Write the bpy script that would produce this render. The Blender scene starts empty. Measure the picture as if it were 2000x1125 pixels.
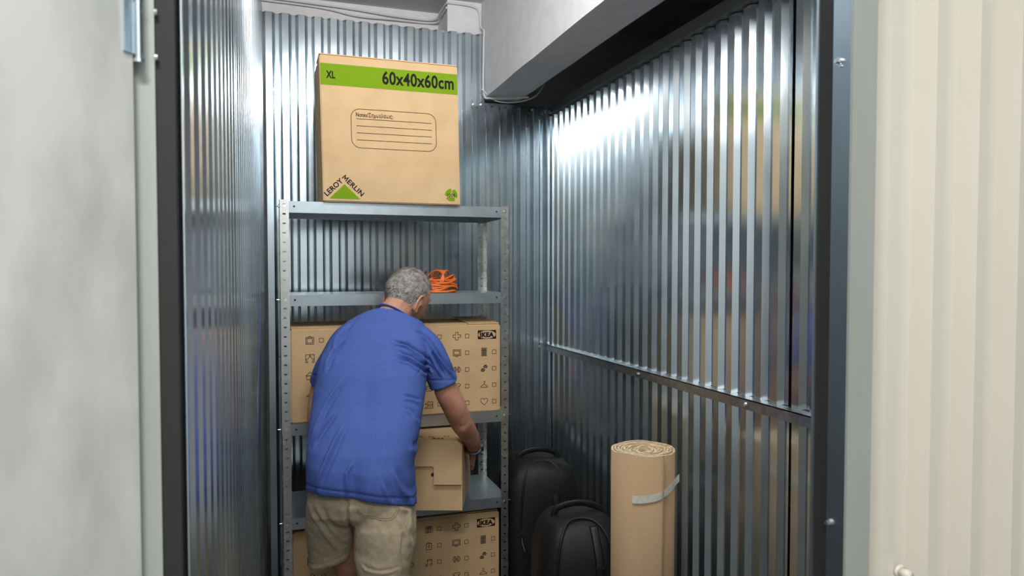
import bpy, bmesh, math, random
from math import sin, cos, pi, radians, sqrt
from mathutils import Vector, Matrix, noise, Euler

random.seed(7)
S = bpy.context.scene
COL = S.collection

# ------------------------------------------------------------------ camera, light, exposure
cam_d = bpy.data.cameras.new('camera')
cam = bpy.data.objects.new('camera', cam_d)
COL.objects.link(cam)
cam.location = (0, 0, 1.58)
cam.rotation_euler = (radians(90 - 1.9), 0, radians(-18.3))
cam_d.sensor_width = 36
cam_d.lens = 25.2
cam_d.shift_y = 0.0057
cam_d.clip_start = 0.02
cam_d.dof.use_dof = True
cam_d.dof.focus_distance = 2.9
cam_d.dof.aperture_fstop = 9.0
S.camera = cam

world = bpy.data.worlds.new('world')
S.world = world
world.use_nodes = True
world.node_tree.nodes['Background'].inputs[0].default_value = (0.9, 0.95, 1.0, 1)
world.node_tree.nodes['Background'].inputs[1].default_value = 0.01

def area(name, loc, rot, sx, sy, power, col=(1, 1, 1)):
    l = bpy.data.lights.new(name, 'AREA')
    l.shape = 'RECTANGLE'; l.size = sx; l.size_y = sy; l.energy = power; l.color = col
    o = bpy.data.objects.new(name, l); COL.objects.link(o)
    o.location = loc; o.rotation_euler = rot
    return o
area('unit_lamp', (0.42, 1.45, 2.90), (radians(75), 0, 0), 1.2, 0.22, 24, (1.0, 0.98, 0.95))
area('corridor_lamp', (-0.25, -0.45, 2.93), (0, 0, 0), 0.5, 0.25, 31, (1.0, 0.97, 0.93))
area('corridor_fill', (0.75, -1.20, 2.93), (0, 0, 0), 1.2, 0.2, 14, (0.93, 0.97, 1.0))  # added fill: brightens the corridor wall that the metal ribs mirror

S.view_settings.view_transform = 'Standard'
S.view_settings.look = 'None'
S.view_settings.gamma = 1.0
S.view_settings.use_curve_mapping = False
S.view_settings.exposure = 0.33

# ------------------------------------------------------------------ helpers
def link(o, parent=None):
    COL.objects.link(o)
    if parent is not None:
        o.parent = parent
    return o

def obj(name, me, mat, parent=None, smooth=False, loc=None, rot=None):
    o = bpy.data.objects.new(name, me)
    link(o, parent)
    mats = mat if isinstance(mat, (list, tuple)) else [mat]
    if not me.materials:
        for m in mats:
            me.materials.append(m)
    if smooth:
        for p in me.polygons:
            p.use_smooth = True
    if loc is not None: o.location = loc
    if rot is not None: o.rotation_euler = rot
    return o

def tag(o, label=None, cat=None, group=None, kind=None):
    if label: o['label'] = label
    if cat: o['category'] = cat
    if group: o['group'] = group
    if kind: o['kind'] = kind
    return o

def empty(name, loc=(0, 0, 0), rz=0):
    o = bpy.data.objects.new(name, None)
    link(o)
    o.location = loc; o.rotation_euler = (0, 0, rz)
    o.empty_display_size = 0.1
    return o

def mesh(name, v, f):
    me = bpy.data.meshes.new(name)
    me.from_pydata([tuple(a) for a in v], [], f)
    me.update()
    return me

class MB:
    """collects shapes into one mesh"""
    def __init__(s): s.v = []; s.f = []; s.m = []
    def add(s, v, f, m=0):
        b = len(s.v); s.v += [tuple(a) for a in v]
        s.f += [tuple(i + b for i in q) for q in f]; s.m += [m] * len(f)
    def box(s, x0, x1, y0, y1, z0, z1, m=0):
        s.add([(x0, y0, z0), (x1, y0, z0), (x1, y1, z0), (x0, y1, z0), (x0, y0, z1), (x1, y0, z1), (x1, y1, z1), (x0, y1, z1)],
              [(0, 3, 2, 1), (4, 5, 6, 7), (0, 1, 5, 4), (1, 2, 6, 5), (2, 3, 7, 6), (3, 0, 4, 7)], m)
    def tube(s, pts, r, n=8, m=0, closed=False):
        v, f = tube(pts, r, n, closed); s.add(v, f, m)
    def cyl(s, a, b, r, n=10, m=0):
        s.tube([a, b], r, n, m)
    def build(s, name, mat, parent=None, smooth=False, bevel=0, **k):
        me = mesh(name, s.v, s.f)
        o = obj(name, me, mat, parent, smooth, **k)
        if any(s.m):
            me.polygons.foreach_set('material_index', s.m)
        if bevel:
            bm = bmesh.new(); bm.from_mesh(me)
            bmesh.ops.bevel(bm, geom=bm.edges[:], offset=bevel, segments=2, affect='EDGES', profile=0.5)
            bm.to_mesh(me); bm.free()
        return o

def tube(pts, r, n=10, closed=False):
    """round tube along pts; r a number or list of radii (or (ra,rb) pairs); capped"""
    P = [Vector(p) for p in pts]; N = len(P)
    R = r if isinstance(r, (list, tuple)) else [r] * N
    v = []; f = []; up = None
    for i, p in enumerate(P):
        if closed: t = P[(i + 1) % N] - P[i - 1]
        elif i == 0: t = P[1] - P[0]
        elif i == N - 1: t = P[-1] - P[-2]
        else: t = (P[i + 1] - P[i]).normalized() + (P[i] - P[i - 1]).normalized()
        if t.length < 1e-9: t = Vector((0, 0, 1))
        t.normalize()
        if up is None:
            up = Vector((0, 0, 1)) if abs(t.z) < 0.9 else Vector((0, 1, 0))
        a = up - t * up.dot(t)
        if a.length < 1e-6: a = t.orthogonal()
        a.normalize(); up = a; b = t.cross(a)
        ra, rb = R[i] if isinstance(R[i], tuple) else (R[i], R[i])
        for k in range(n):
            w = 2 * pi * k / n
            v.append(p + a * (ra * cos(w)) + b * (rb * sin(w)))
    for i in range(N if closed else N - 1):
        j = (i + 1) % N
        for k in range(n):
            q = (k + 1) % n
            f.append((i * n + k, i * n + q, j * n + q, j * n + k))
    if not closed:
        f.append(tuple(reversed(range(n)))); f.append(tuple((N - 1) * n + k for k in range(n)))
    return v, f

def capsule(pts, r, n=16):
    """tube with rounded ends"""
    P = [Vector(p) for p in pts]; R = list(r)
    d0 = (P[0] - P[1]).normalized(); d1 = (P[-1] - P[-2]).normalized()
    def sc(q, k): return (q[0] * k, q[1] * k) if isinstance(q, tuple) else q * k
    def mx(q): return max(q) if isinstance(q, tuple) else q
    P2 = [P[0] + d0 * mx(R[0]) * .97, P[0] + d0 * mx(R[0]) * .72] + P + [P[-1] + d1 * mx(R[-1]) * .72, P[-1] + d1 * mx(R[-1]) * .97]
    R2 = [sc(R[0], .2), sc(R[0], .68)] + R + [sc(R[-1], .68), sc(R[-1], .2)]
    return tube(P2, R2, n)

def resample(pts, n):
    """Catmull-Rom through pts (tuples of any length)"""
    out = []; N = len(pts)
    for i in range(N - 1):
        p0, p1, p2, p3 = pts[max(i - 1, 0)], pts[i], pts[i + 1], pts[min(i + 2, N - 1)]
        for k in range(n):
            t = k / n
            out.append(tuple(0.5 * (2 * b + (c - a) * t + (2 * a - 5 * b + 4 * c - d) * t * t + (3 * b - a - 3 * c + d) * t ** 3) for a, b, c, d in zip(p0, p1, p2, p3)))
    out.append(tuple(pts[-1]))
    return out

def rings(rr, n=40, e=2.4):
    """loft of horizontal super-elliptic rings: (z, xc, a, yc, b, tilt)"""
    v = []; f = []
    for (z, xc, a, yc, b, tl, *ty) in rr:
        for k in range(n):
            w = 2 * pi * k / n; c, s_ = cos(w), sin(w)
            x = a * math.copysign(abs(c) ** (2 / e), c); y = b * math.copysign(abs(s_) ** (2 / e), s_)
            v.append((xc + x, yc + y, z - tl * x - (ty[0] * y if ty else 0)))
    for i in range(len(rr) - 1):
        for k in range(n):
            q = (k + 1) % n
            f.append((i * n + k, i * n + q, (i + 1) * n + q, (i + 1) * n + k))
    f.append(tuple(reversed(range(n)))); f.append(tuple((len(rr) - 1) * n + k for k in range(n)))
    return v, f

def remesh(mb, voxel, iters=6, factor=0.5):
    me = mesh('tmp', mb.v, mb.f)
    bm = bmesh.new(); bm.from_mesh(me)
    bmesh.ops.recalc_face_normals(bm, faces=bm.faces[:]); bm.to_mesh(me); bm.free()
    o = bpy.data.objects.new('tmp', me); COL.objects.link(o)
    m = o.modifiers.new('r', 'REMESH'); m.mode = 'VOXEL'; m.voxel_size = voxel; m.adaptivity = 0
    if iters:
        sm = o.modifiers.new('s', 'SMOOTH'); sm.iterations = iters; sm.factor = factor
    dg = bpy.context.evaluated_depsgraph_get(); dg.update()
    out = bpy.data.meshes.new_from_object(o.evaluated_get(dg))
    out.materials.clear()
    bpy.data.objects.remove(o); bpy.data.meshes.remove(me)
    return out

def seg_d(px, pz, a, b):
    ax, az = a; bx, bz = b; dx, dz = bx - ax, bz - az
    t = max(0, min(1, ((px - ax) * dx + (pz - az) * dz) / (dx * dx + dz * dz + 1e-12)))
    qx, qz = ax + t * dx, az + t * dz
    cr = dx * (pz - az) - dz * (px - ax)
    return math.hypot(px - qx, pz - qz), (1 if cr > 0 else -1), t

def crease(me, folds, amp=1.0, back=True):
    """raise folds on the back (y-) of a cloth mesh: folds = [(points xz, width, height, dip)]"""
    me.update()
    nrm = [v.normal.copy() for v in me.vertices]
    boxes = []
    for pts, w, h, dip in folds:
        xs = [p[0] for p in pts]; zs = [p[1] for p in pts]; boxes.append((min(xs) - 4 * w, max(xs) + 4 * w, min(zs) - 4 * w, max(zs) + 4 * w))
    for v, n in zip(me.vertices, nrm):
        if back and n.y > 0.15: continue
        x, z = v.co.x, v.co.z; d = 0.0
        for (pts, w, h, dip), bb in zip(folds, boxes):
            if not (bb[0] < x < bb[1] and bb[2] < z < bb[3]): continue
            best = None; L = len(pts) - 1
            for i in range(L):
                q = seg_d(x, z, pts[i], pts[i + 1])
                if best is None or q[0] < best[0]: best = (q[0], q[1], (i + q[2]) / L)
            fade = min(1, 4 * best[2] + .1, 4 * (1 - best[2]) + .1)
            e = best[0] * best[1]
            d += amp * fade * (1.5 * h * math.exp(-(best[0] / (.8 * w)) ** 2) - 1.7 * dip * math.exp(-((e - 1.5 * w) / (.9 * w)) ** 2))
        v.co += n * d

# ------------------------------------------------------------------ materials
def mat(name, col, rough=0.6, metal=0.0, spec=None):
    m = bpy.data.materials.new(name); m.use_nodes = True
    b = m.node_tree.nodes['Principled BSDF']
    b.inputs['Base Color'].default_value = (*col, 1)
    b.inputs['Roughness'].default_value = rough
    b.inputs['Metallic'].default_value = metal
    if spec is not None: b.inputs['Specular IOR Level'].default_value = spec
    return m

def nn(m, t, **kw):
    n = m.node_tree.nodes.new(t)
    for k, v in kw.items():
        if k in n.inputs: n.inputs[k].default_value = v
        else: setattr(n, k, v)
    return n

def lk(m, a, b): m.node_tree.links.new(a, b)

def noisy(m, scale, c1, c2, stretch=(1, 1, 1), detail=4, lo=.35, hi=.65, rough=None, bump=0, bscale=None, bdist=.002, bstretch=None):
    b = m.node_tree.nodes['Principled BSDF']
    tc = nn(m, 'ShaderNodeTexCoord'); mp = nn(m, 'ShaderNodeMapping'); mp.inputs['Scale'].default_value = stretch
    lk(m, tc.outputs['Object'], mp.inputs['Vector'])
    nz = nn(m, 'ShaderNodeTexNoise'); nz.inputs['Scale'].default_value = scale; nz.inputs['Detail'].default_value = detail
    lk(m, mp.outputs[0], nz.inputs['Vector'])
    rp = nn(m, 'ShaderNodeValToRGB'); rp.color_ramp.elements[0].position = lo; rp.color_ramp.elements[1].position = hi
    rp.color_ramp.elements[0].color = (*c1, 1); rp.color_ramp.elements[1].color = (*c2, 1)
    lk(m, nz.outputs['Fac'], rp.inputs[0]); lk(m, rp.outputs[0], b.inputs['Base Color'])
    if rough:
        mr = nn(m, 'ShaderNodeMapRange'); mr.inputs['From Min'].default_value = .3; mr.inputs['From Max'].default_value = .7
        mr.inputs['To Min'].default_value = rough[0]; mr.inputs['To Max'].default_value = rough[1]
        lk(m, nz.outputs['Fac'], mr.inputs['Value']); lk(m, mr.outputs[0], b.inputs['Roughness'])
    if bump:
        mp2 = nn(m, 'ShaderNodeMapping'); mp2.inputs['Scale'].default_value = bstretch or stretch
        lk(m, tc.outputs['Object'], mp2.inputs['Vector'])
        n2 = nn(m, 'ShaderNodeTexNoise'); n2.inputs['Scale'].default_value = bscale or scale; n2.inputs['Detail'].default_value = 3
        lk(m, mp2.outputs[0], n2.inputs['Vector'])
        bp = nn(m, 'ShaderNodeBump'); bp.inputs['Strength'].default_value = bump; bp.inputs['Distance'].default_value = bdist
        lk(m, n2.outputs['Fac'], bp.inputs['Height']); lk(m, bp.outputs[0], b.inputs['Normal'])
    return m

GALV = noisy(mat('galvanised_sheet', (.6, .66, .7), .26, .95), 5, (.60, .69, .745), (.70, .775, .825), rough=(.15, .20), bump=.04, bscale=3.0, bdist=.004, bstretch=(1, 1, .3))
RACK = noisy(mat('rack_steel', (.5, .55, .58), .35, 1), 45, (.46, .51, .54), (.60, .65, .67), rough=(.28, .42), bump=.04, bscale=60, bdist=.001)
POST = noisy(mat('upright_steel', (.62, .63, .6), .35, .92), 25, (.64, .65, .62), (.72, .72, .69), rough=(.24, .30))
SHELFM = noisy(mat('shelf_steel', (.42, .49, .52), .33, .85), 30, (.46, .525, .56), (.49, .555, .59), rough=(.30, .35))
BOLT = mat('bolt_zinc', (.8, .82, .83), .22, 1)
DARKHOLE = mat('hole_dark', (.02, .02, .02), .8)
CREAM = noisy(mat('cream_sheet', (.80, .76, .65), .42), 2.0, (.73, .695, .595), (.77, .735, .635))
DOORM = noisy(mat('door_steel', (.75, .76, .72), .5, .1), 9, (.56, .58, .54), (.84, .845, .80), stretch=(1.6, 1.6, .8), detail=9, lo=.25, hi=.62, rough=(.42, .6), bump=.05, bscale=140, bstretch=(.15, .15, 1), bdist=.001)
JAMBM = noisy(mat('jamb_steel', (.4, .42, .40), .5, .1), 3, (.37, .40, .36), (.43, .455, .415), stretch=(4, 4, .6), detail=6)
RUBBER = mat('black_rubber', (.022, .021, .021), .7)
PLASTER = noisy(mat('white_plaster', (.78, .77, .79), .9), 14, (.74, .73, .75), (.80, .79, .81), bump=.10, bscale=60, bdist=.003)
CEILM = noisy(mat('ceiling_plaster', (.7, .7, .7), .9), 6, (.66, .66, .67), (.72, .72, .73))
FLOORM = noisy(mat('floor_concrete', (.22, .22, .22), .55), 4, (.05, .05, .05), (.085, .085, .083), rough=(.4, .65), bump=.05, bscale=50)
CARD = noisy(mat('cardboard', (.6, .41, .22), .85), 9, (.60, .405, .215), (.66, .455, .25), detail=6, bump=.06, bscale=220, bstretch=(.2, 1, 1), bdist=.0006)
CARDK = noisy(mat('kraft_roll', (.5, .33, .18), .85), 300, (.475, .318, .178), (.52, .352, .198), detail=3, bump=.16, bscale=7, bdist=.004, bstretch=(1, 1, 1.8))
EDGE = noisy(mat('cardboard_edge', (.7, .55, .33), .9), 70, (.55, .38, .20), (.95, .84, .60), detail=3)
CARDD = mat('cardboard_inside', (.36, .225, .11), .9)
INK = mat('black_ink', (.018, .017, .018), .85, spec=.1)
BROWNINK = mat('brown_ink', (.04, .022, .018), .85, spec=.1)
GREEN = mat('green_ink', (.185, .315, .010), .85, spec=.15)
TAPE = noisy(mat('masking_tape', (.75, .72, .62), .6), 90, (.74, .71, .62), (.84, .81, .72))
SHIRT = noisy(mat('blue_jersey', (.07, .13, .5), .85), 420, (.050, .094, .33), (.074, .135, .44), stretch=(.6, .6, 1.5), detail=3, bump=.25, bscale=500, bdist=.0008)
SHORTS = noisy(mat('khaki_cotton', (.42, .35, .23), .9), 60, (.43, .345, .225), (.51, .42, .29), detail=6, bump=.35, bscale=26, bdist=.004, bstretch=(.7, .7, 1.5))
SEAM = mat('khaki_stitch', (.25, .195, .12), .9)
SKIN = noisy(mat('skin', (.48, .215, .13), .55), 22, (.46, .205, .125), (.60, .30, .20), detail=6, bump=.05, bscale=120)
HAIR = noisy(mat('grey_hair', (.3, .28, .26), .7), 60, (.15, .13, .115), (.40, .37, .34), detail=9, lo=.34, hi=.66, bump=.5, bscale=320, bdist=.003)
STRAND = noisy(mat('pale_hair_strand', (.5, .48, .45), .55), 40, (.34, .315, .29), (.70, .67, .64), detail=2)
STRANDD = mat('dark_hair_strand', (.075, .062, .055), .55)
WATCHM = mat('watch_black', (.02, .02, .022), .35)
ORANGE = mat('orange_cable', (.75, .17, .025), .45)
MAROON = mat('dark_red_cable', (.16, .018, .012), .5)
BAGM = noisy(mat('black_nylon', (.016, .016, .018), .6), 300, (.005, .005, .0055), (.009, .009, .010), bump=.2, bscale=9, bdist=.02)
STRAPM = mat('black_strap', (.007, .007, .007), .5)
WHITEP = mat('white_cable', (.72, .71, .72), .5)
EYEW = mat('eye_white', (.8, .78, .75), .3)
SHOEM = mat('shoe_grey', (.12, .12, .13), .7)

# ------------------------------------------------------------------ the setting
H_CEIL = 2.99
PITCH = 0.0755

def sheet_mesh(name, length, z0, z1, phase=0.0, crest=.030, web=.0145, depth=.020, th=.0012, nz=1):
    """trapezoidal sheet: runs along +x from 0, crests at y=0 facing -y, valleys at y=depth; origin at x=0"""
    prof = [(-.01, depth)]
    valley = PITCH - crest - 2 * web
    pts = []
    x = -phase
    while x < length + PITCH:
        pts += [(x, depth), (x + valley, depth), (x + valley + web, 0), (x + valley + web + crest, 0)]
        x += PITCH
    # clip to [0, length]
    out = []
    for i in range(len(pts) - 1):
        (xa, ya), (xb, yb) = pts[i], pts[i + 1]
        if xb <= 0 or xa >= length: continue
        def at(t): return (xa + (xb - xa) * t, ya + (yb - ya) * t)
        ta = max(0, (0 - xa) / (xb - xa)) if xb > xa else 0
        tb = min(1, (length - xa) / (xb - xa)) if xb > xa else 1
        for q in (at(ta), at(tb)):
            if not out or abs(out[-1][0] - q[0]) > 1e-6 or abs(out[-1][1] - q[1]) > 1e-6: out.append(q)
    v = []; f = []; n = len(out)
    zs = [z0 + (z1 - z0) * k / nz for k in range(nz + 1)]
    for z in zs:
        for (a, b) in out: v.append((a, b, z))
        for (a, b) in out: v.append((a, b + th, z))
    for k in range(nz):
        o1, o2 = k * 2 * n, (k + 1) * 2 * n
        for i in range(n - 1):
            f.append((o1 + i, o1 + i + 1, o2 + i + 1, o2 + i))
            f.append((o1 + n + i + 1, o1 + n + i, o2 + n + i, o2 + n + i + 1))
        f.append((o1 + n, o1, o2, o2 + n)); f.append((o1 + n - 1, o1 + 2 * n - 1, o2 + 2 * n - 1, o2 + n - 1))
    T = nz * 2 * n
    for i in range(n - 1):
        f.append((i, i + n, i + n + 1, i + 1)); f.append((T + i, T + i + 1, T + i + n + 1, T + i + n))
    return mesh(name, v, f)

def screw_mesh():
    b = MB(); b.cyl((0, 0, 0), (0, -.003, 0), .008, 12); b.cyl((0, -.003, 0), (0, -.008, 0), .0052, 6)
    return mesh('screw', b.v, b.f)
SCREW = screw_mesh(); SCREW.materials.append(BOLT)
def screw(parent, loc, rz=0):
    o = bpy.data.objects.new('screw', SCREW); link(o, parent); o.location = loc; o.rotation_euler = (0, 0, rz); return o

b = MB(); b.box(-2.2, 3.4, -1.5, 4.3, -.05, 0); tag(b.build('floor', FLOORM), 'grey concrete floor under the storage unit', kind='structure')
b = MB(); b.box(-2.2, 3.4, -1.5, 4.3, H_CEIL, H_CEIL + .05); tag(b.build('ceiling', CEILM), 'white painted ceiling above the partitions', kind='structure')
b = MB(); b.box(-2.2, 3.4, 3.92, 4.0, 0, H_CEIL); b.build('wall_rear_concrete', PLASTER)['kind'] = 'structure'
b = MB(); b.box(-2.2, -2.1, -1.5, 4.0, 0, H_CEIL); b.build('wall_far_left', PLASTER)['kind'] = 'structure'
b = MB(); b.box(3.3, 3.4, -1.5, 4.0, 0, H_CEIL); b.build('wall_far_right', PLASTER)['kind'] = 'structure'
b = MB(); b.box(-2.2, 3.4, -1.5, -1.4, 0, H_CEIL); b.build('wall_corridor', mat('pale_corridor_paint', (.74, .79, .82), .7))['kind'] = 'structure'

# concrete beam and pillar stub
def rough_box(name, x0, x1, y0, y1, z0, z1, m, seg=24, amp=.004):
    bm = bmesh.new(); bmesh.ops.create_cube(bm, size=1)
    for v in bm.verts: v.co = Vector(((x0 + x1) / 2 + v.co.x * (x1 - x0), (y0 + y1) / 2 + v.co.y * (y1 - y0), (z0 + z1) / 2 + v.co.z * (z1 - z0)))
    le = [e for e in bm.edges if abs((e.verts[0].co - e.verts[1].co).y) > .5 * (y1 - y0)]
    if y1 - y0 > 1: bmesh.ops.subdivide_edges(bm, edges=le, cuts=seg)
    for v in bm.verts:
        v.co.x += amp * (noise.noise(v.co * 3.1)); v.co.z += amp * noise.noise(v.co * 4.3 + Vector((5, 1, 2)))
    me = bpy.data.meshes.new(name); bm.to_mesh(me); bm.free()
    return obj(name, me, m)
tag(rough_box('ceiling_beam', 1.052, 1.245, -1.4, 3.92, 2.482, H_CEIL + .01, PLASTER, 40), 'white plastered concrete beam crossing above the unit', kind='structure')
tag(rough_box('pillar', .868, 1.07, 3.70, 3.93, 2.2, H_CEIL + .01, PLASTER), 'white plastered pillar behind the rear partition', kind='structure')

# back partition (three sheets)
wb = tag(empty('wall_back', (0, 3.645, 0)), 'corrugated galvanised partition at the back of the unit', kind='structure')
for x0, ln, zt, ph in ((-.05, .62, 2.812, .012), (.57, .482, 2.812, .012 + .62 % PITCH), (1.052, .40, 2.445, .012 + 1.102 % PITCH)):
    o = obj('corrugated_sheet', sheet_mesh('corrugated_sheet', ln, 0, zt, ph), GALV, wb, loc=(x0, 0, 0))
b = MB(); b.box(1.04, 1.43, .017, .045, 2.447, 2.462); b.box(1.04, 1.43, .017, .020, 2.425, 2.447); b.build('top_rail', GALV, wb)
for x, z in ((-.004, 2.445), (.993, 2.444), (1.037, 2.447), (1.399, 2.432), (1.365, 1.165), (.02, 1.15), (.03, .95)):
    screw(wb, (x, -.001, z))

# right partition (two overlapping sheets with a gap, a mid rail, a top channel)
wr = tag(empty('wall_right', (1.428, 0, 0)), 'corrugated galvanised partition on the right with a middle rail', kind='structure')
def right_sheet(y_far, y_near, zb, zt, dx, ph):
    # the sheet's own x axis runs towards the camera (-y), crests face -x
    o = obj('corrugated_sheet', sheet_mesh('corrugated_sheet', y_far - y_near, zb, zt, ph, crest=.030, web=.0125, depth=.0172), GALV, wr, loc=(dx, y_far, 0), rot=(0, 0, -pi / 2))
    return o
right_sheet(3.64, 1.748, 1.16, 2.415, 0, .02)
right_sheet(1.740, .77, 1.16, 2.415, .006, .02 + (3.64 - 1.752) % PITCH)
right_sheet(3.64, 1.748, 0, 1.158, .004, .02)
right_sheet(1.740, .77, 0, 1.158, .008, .02 + (3.64 - 1.752) % PITCH)
b = MB(); b.box(-.028, .012, .775, 3.635, 1.172, 1.176); b.box(-.028, -.025, .775, 3.635, 1.142, 1.1755); b.build('mid_rail', RACK, wr)
b = MB(); b.box(-.02, .03, .775, 3.635, 2.418, 2.422); b.box(.0, .03, .775, 3.635, 2.422, 2.475); b.build('top_channel', mat('shaded_channel_steel', (.16, .17, .16), .5, .4), wr)  # the beam's shadow on the channel is put into its dark base colour
for y, z in ((3.6, 2.42), (2.6, 1.157), (1.9, 1.157)):
    screw(wr, (-.028 if z < 2 else -.02, y, z), -pi / 2)

# left partition, a touch out of square
wl = tag(empty('wall_left', (-.043, 3.64, 0), 0), 'corrugated galvanised partition on the left', kind='structure')
ang = math.atan2(.041, 2.92)
def left_sheet(s0, s1, dx, ph):
    # runs from the rear (s=0) towards the camera; crests face +x
    me = sheet_mesh('corrugated_sheet', s1 - s0, 0, 2.815, ph, crest=.030, web=.0135, depth=.019)
    for v in me.vertices: v.co = Vector((-v.co.y + dx, -(s0 + v.co.x), v.co.z))
    bm = bmesh.new(); bm.from_mesh(me); bmesh.ops.reverse_faces(bm, faces=bm.faces[:]); bmesh.ops.reverse_faces(bm, faces=bm.faces[:]); bm.to_mesh(me); bm.free()
    for v in me.vertices: v.co.x += math.tan(-ang) * -v.co.y * 1.0
    obj('corrugated_sheet', me, GALV, wl)
left_sheet(0, 1.25, 0, .01); left_sheet(1.245, 2.10, .0022, .01 + 1.245 % PITCH); left_sheet(2.095, 2.90, .0035, .01 + 2.095 % PITCH)

# front partition in cream sheet, right and left of the doorway
wf = tag(empty('wall_front', (.724, .722, 0)), 'cream painted corrugated corridor partition right of the doorway', kind='structure')
for k in range(3):
    obj('corrugated_sheet', sheet_mesh('corrugated_sheet', .86 if k < 2 else .85, 0, H_CEIL, .030 + (k * .86) % PITCH, crest=.017, web=.012, depth=.025), CREAM, wf, loc=(k * .86, -.006, 0))
b = MB(); b.cyl((.043, -.006, 1.189), (.043, -.010, 1.189), .009, 16); b.cyl((.043, -.010, 1.189), (.043, -.024, 1.189), .0062, 14)
b.build('cap_screw', mat('cream_plastic', (.78, .74, .64), .35), wf, True)
wf2 = tag(empty('wall_front_left', (-2.1, .722, 0)), kind='structure')
obj('corrugated_sheet', sheet_mesh('corrugated_sheet', 1.965, 0, H_CEIL, .0), CREAM, wf2, loc=(0, 0, 0))

# jambs
j = tag(empty('trim_1', (.684, .72, 0)), 'grey metal door jamb right of the doorway', kind='structure')
b = MB(); b.box(0, .038, 0, .004, 0, H_CEIL); b.build('jamb_post', JAMBM, j)
b = MB(); b.box(0, .003, 0.004, .034, 0, H_CEIL); b.build('jamb_return', mat('shaded_zinc', (.34, .40, .44), .3, .95), j)  # shade on this inner face put into its colour, darker than the sheets
b = MB(); b.box(.001, .02, .034, .058, 0, H_CEIL); b.build('rubber_seal', RUBBER, j)
b = MB(); b.box(-.002, .018, .0585, .0625, 0, H_CEIL); b.build('edge_strip', GALV, j)
screw(j, (0, .023, 1.845), -pi / 2).scale = (.65, .8, .65); screw(j, (0, .028, 1.251), -pi / 2).scale = (.6, .8, .6); screw(j, (.0, .020, 1.838), -pi / 2).scale = (.3, .3, .3)
j = tag(empty('trim_2', (-.100, .72, 0)), 'black edged door jamb left of the doorway', kind='structure')
b = MB(); b.box(-.020, -.0005, -.002, .03, 0, H_CEIL); b.build('jamb_post', JAMBM, j)
b = MB(); b.box(0, .0155, 0.0, .03, 0, H_CEIL); b.build('rubber_seal', RUBBER, j)
# door leaf, opened outwards into the corridor
dr = tag(empty('door_1', (-.1135, .7085, 0), -radians(90 + 35)), 'plain galvanised door leaf opened into the corridor at left', kind='structure')
b = MB(); b.box(.002, .78, -.030, -.001, .02, 2.35); b.build('door_leaf', DOORM, dr, bevel=.0015)
b = MB(); b.box(.0, .0022, -.027, -.004, .02, 2.35); b.build('door_edge', JAMBM, dr)
hz = (1.765, .95)
for z in hz:
    b = MB()
    b.cyl((.001, .0035, z), (.001, .0035, z + .13), .0032, 12)
    b.box(.002, .014, -.0008, .0012, z + .004, z + .126)
    hn = b.build('hinge', GALV, dr)
    b = MB(); b.cyl((.001, .0035, z - .003), (.001, .0035, z), .0042, 12); b.cyl((.001, .0035, z + .05), (.001, .0035, z + .052), .0040, 12); b.build('hinge_pin', BOLT, hn)
    b = MB(); b.cyl((-.100, .7155, z + .045), (-.0975, .7155, z + .045), .003, 8); b.cyl((-.100, .7155, z + .005), (-.0975, .7155, z + .005), .003, 8)
    o = b.build('hinge_rivet', BOLT); o.parent = j; o.location = (.100, -.72, 0)

# cables along the rear wall, the pillar and the beam
def cable(name, pts, r, label, group=None):
    p = resample([tuple(q) for q in pts], 8); v, f = tube(p, r, 8)
    return tag(obj(name, mesh(name, v, f), WHITEP, smooth=True), label, 'cable', group)
cable('wall_cable', [(-.4, 3.905, 2.972), (.1, 3.905, 2.966), (.4, 3.905, 2.958), (.62, 3.90, 2.944), (.83, 3.90, 2.945), (.86, 3.80, 2.965), (.864, 3.70, 2.968), (.88, 3.69, 2.970), (1.0, 3.69, 2.966), (1.038, 3.69, 2.94), (1.045, 3.68, 2.86), (1.046, 3.628, 2.825), (1.045, 3.628, 2.78), (1.044, 3.628, 2.7), (1.043, 3.622, 2.50), (1.075, 3.60, 2.472), (1.16, 3.55, 2.466), (1.25, 3.5, 2.468)], .0055, 'white cable running along the rear wall and down beside the beam')
cable('wall_cable', [(-.4, 3.908, 2.957), (.2, 3.908, 2.95), (.42, 3.905, 2.925), (.6, 3.90, 2.925), (.84, 3.90, 2.930), (.858, 3.78, 2.938), (.862, 3.69, 2.945)], .0055, 'lower white cable sagging along the rear wall top, ending at the pillar')
cable('beam_cable', [(1.030, 3.615, 2.52), (1.10, 3.60, 2.462), (1.2, 3.56, 2.452), (1.29, 3.52, 2.48), (1.335, 3.50, 2.55), (1.34, 3.50, 2.60)], .004, 'thin cable looping under the far end of the beam')

# ------------------------------------------------------------------ shelving unit
RX0, RX1, RY0, RY1 = .021, .983, 3.02, 3.40
rk = tag(empty('shelving_unit', ((RX0 + RX1) / 2, 3.21, 0)), 'galvanised steel shelving unit with punched uprights and five shelves', 'shelving')
def RL(x, y, z): return Vector((x - (RX0 + RX1) / 2, y - 3.21, z))

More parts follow.
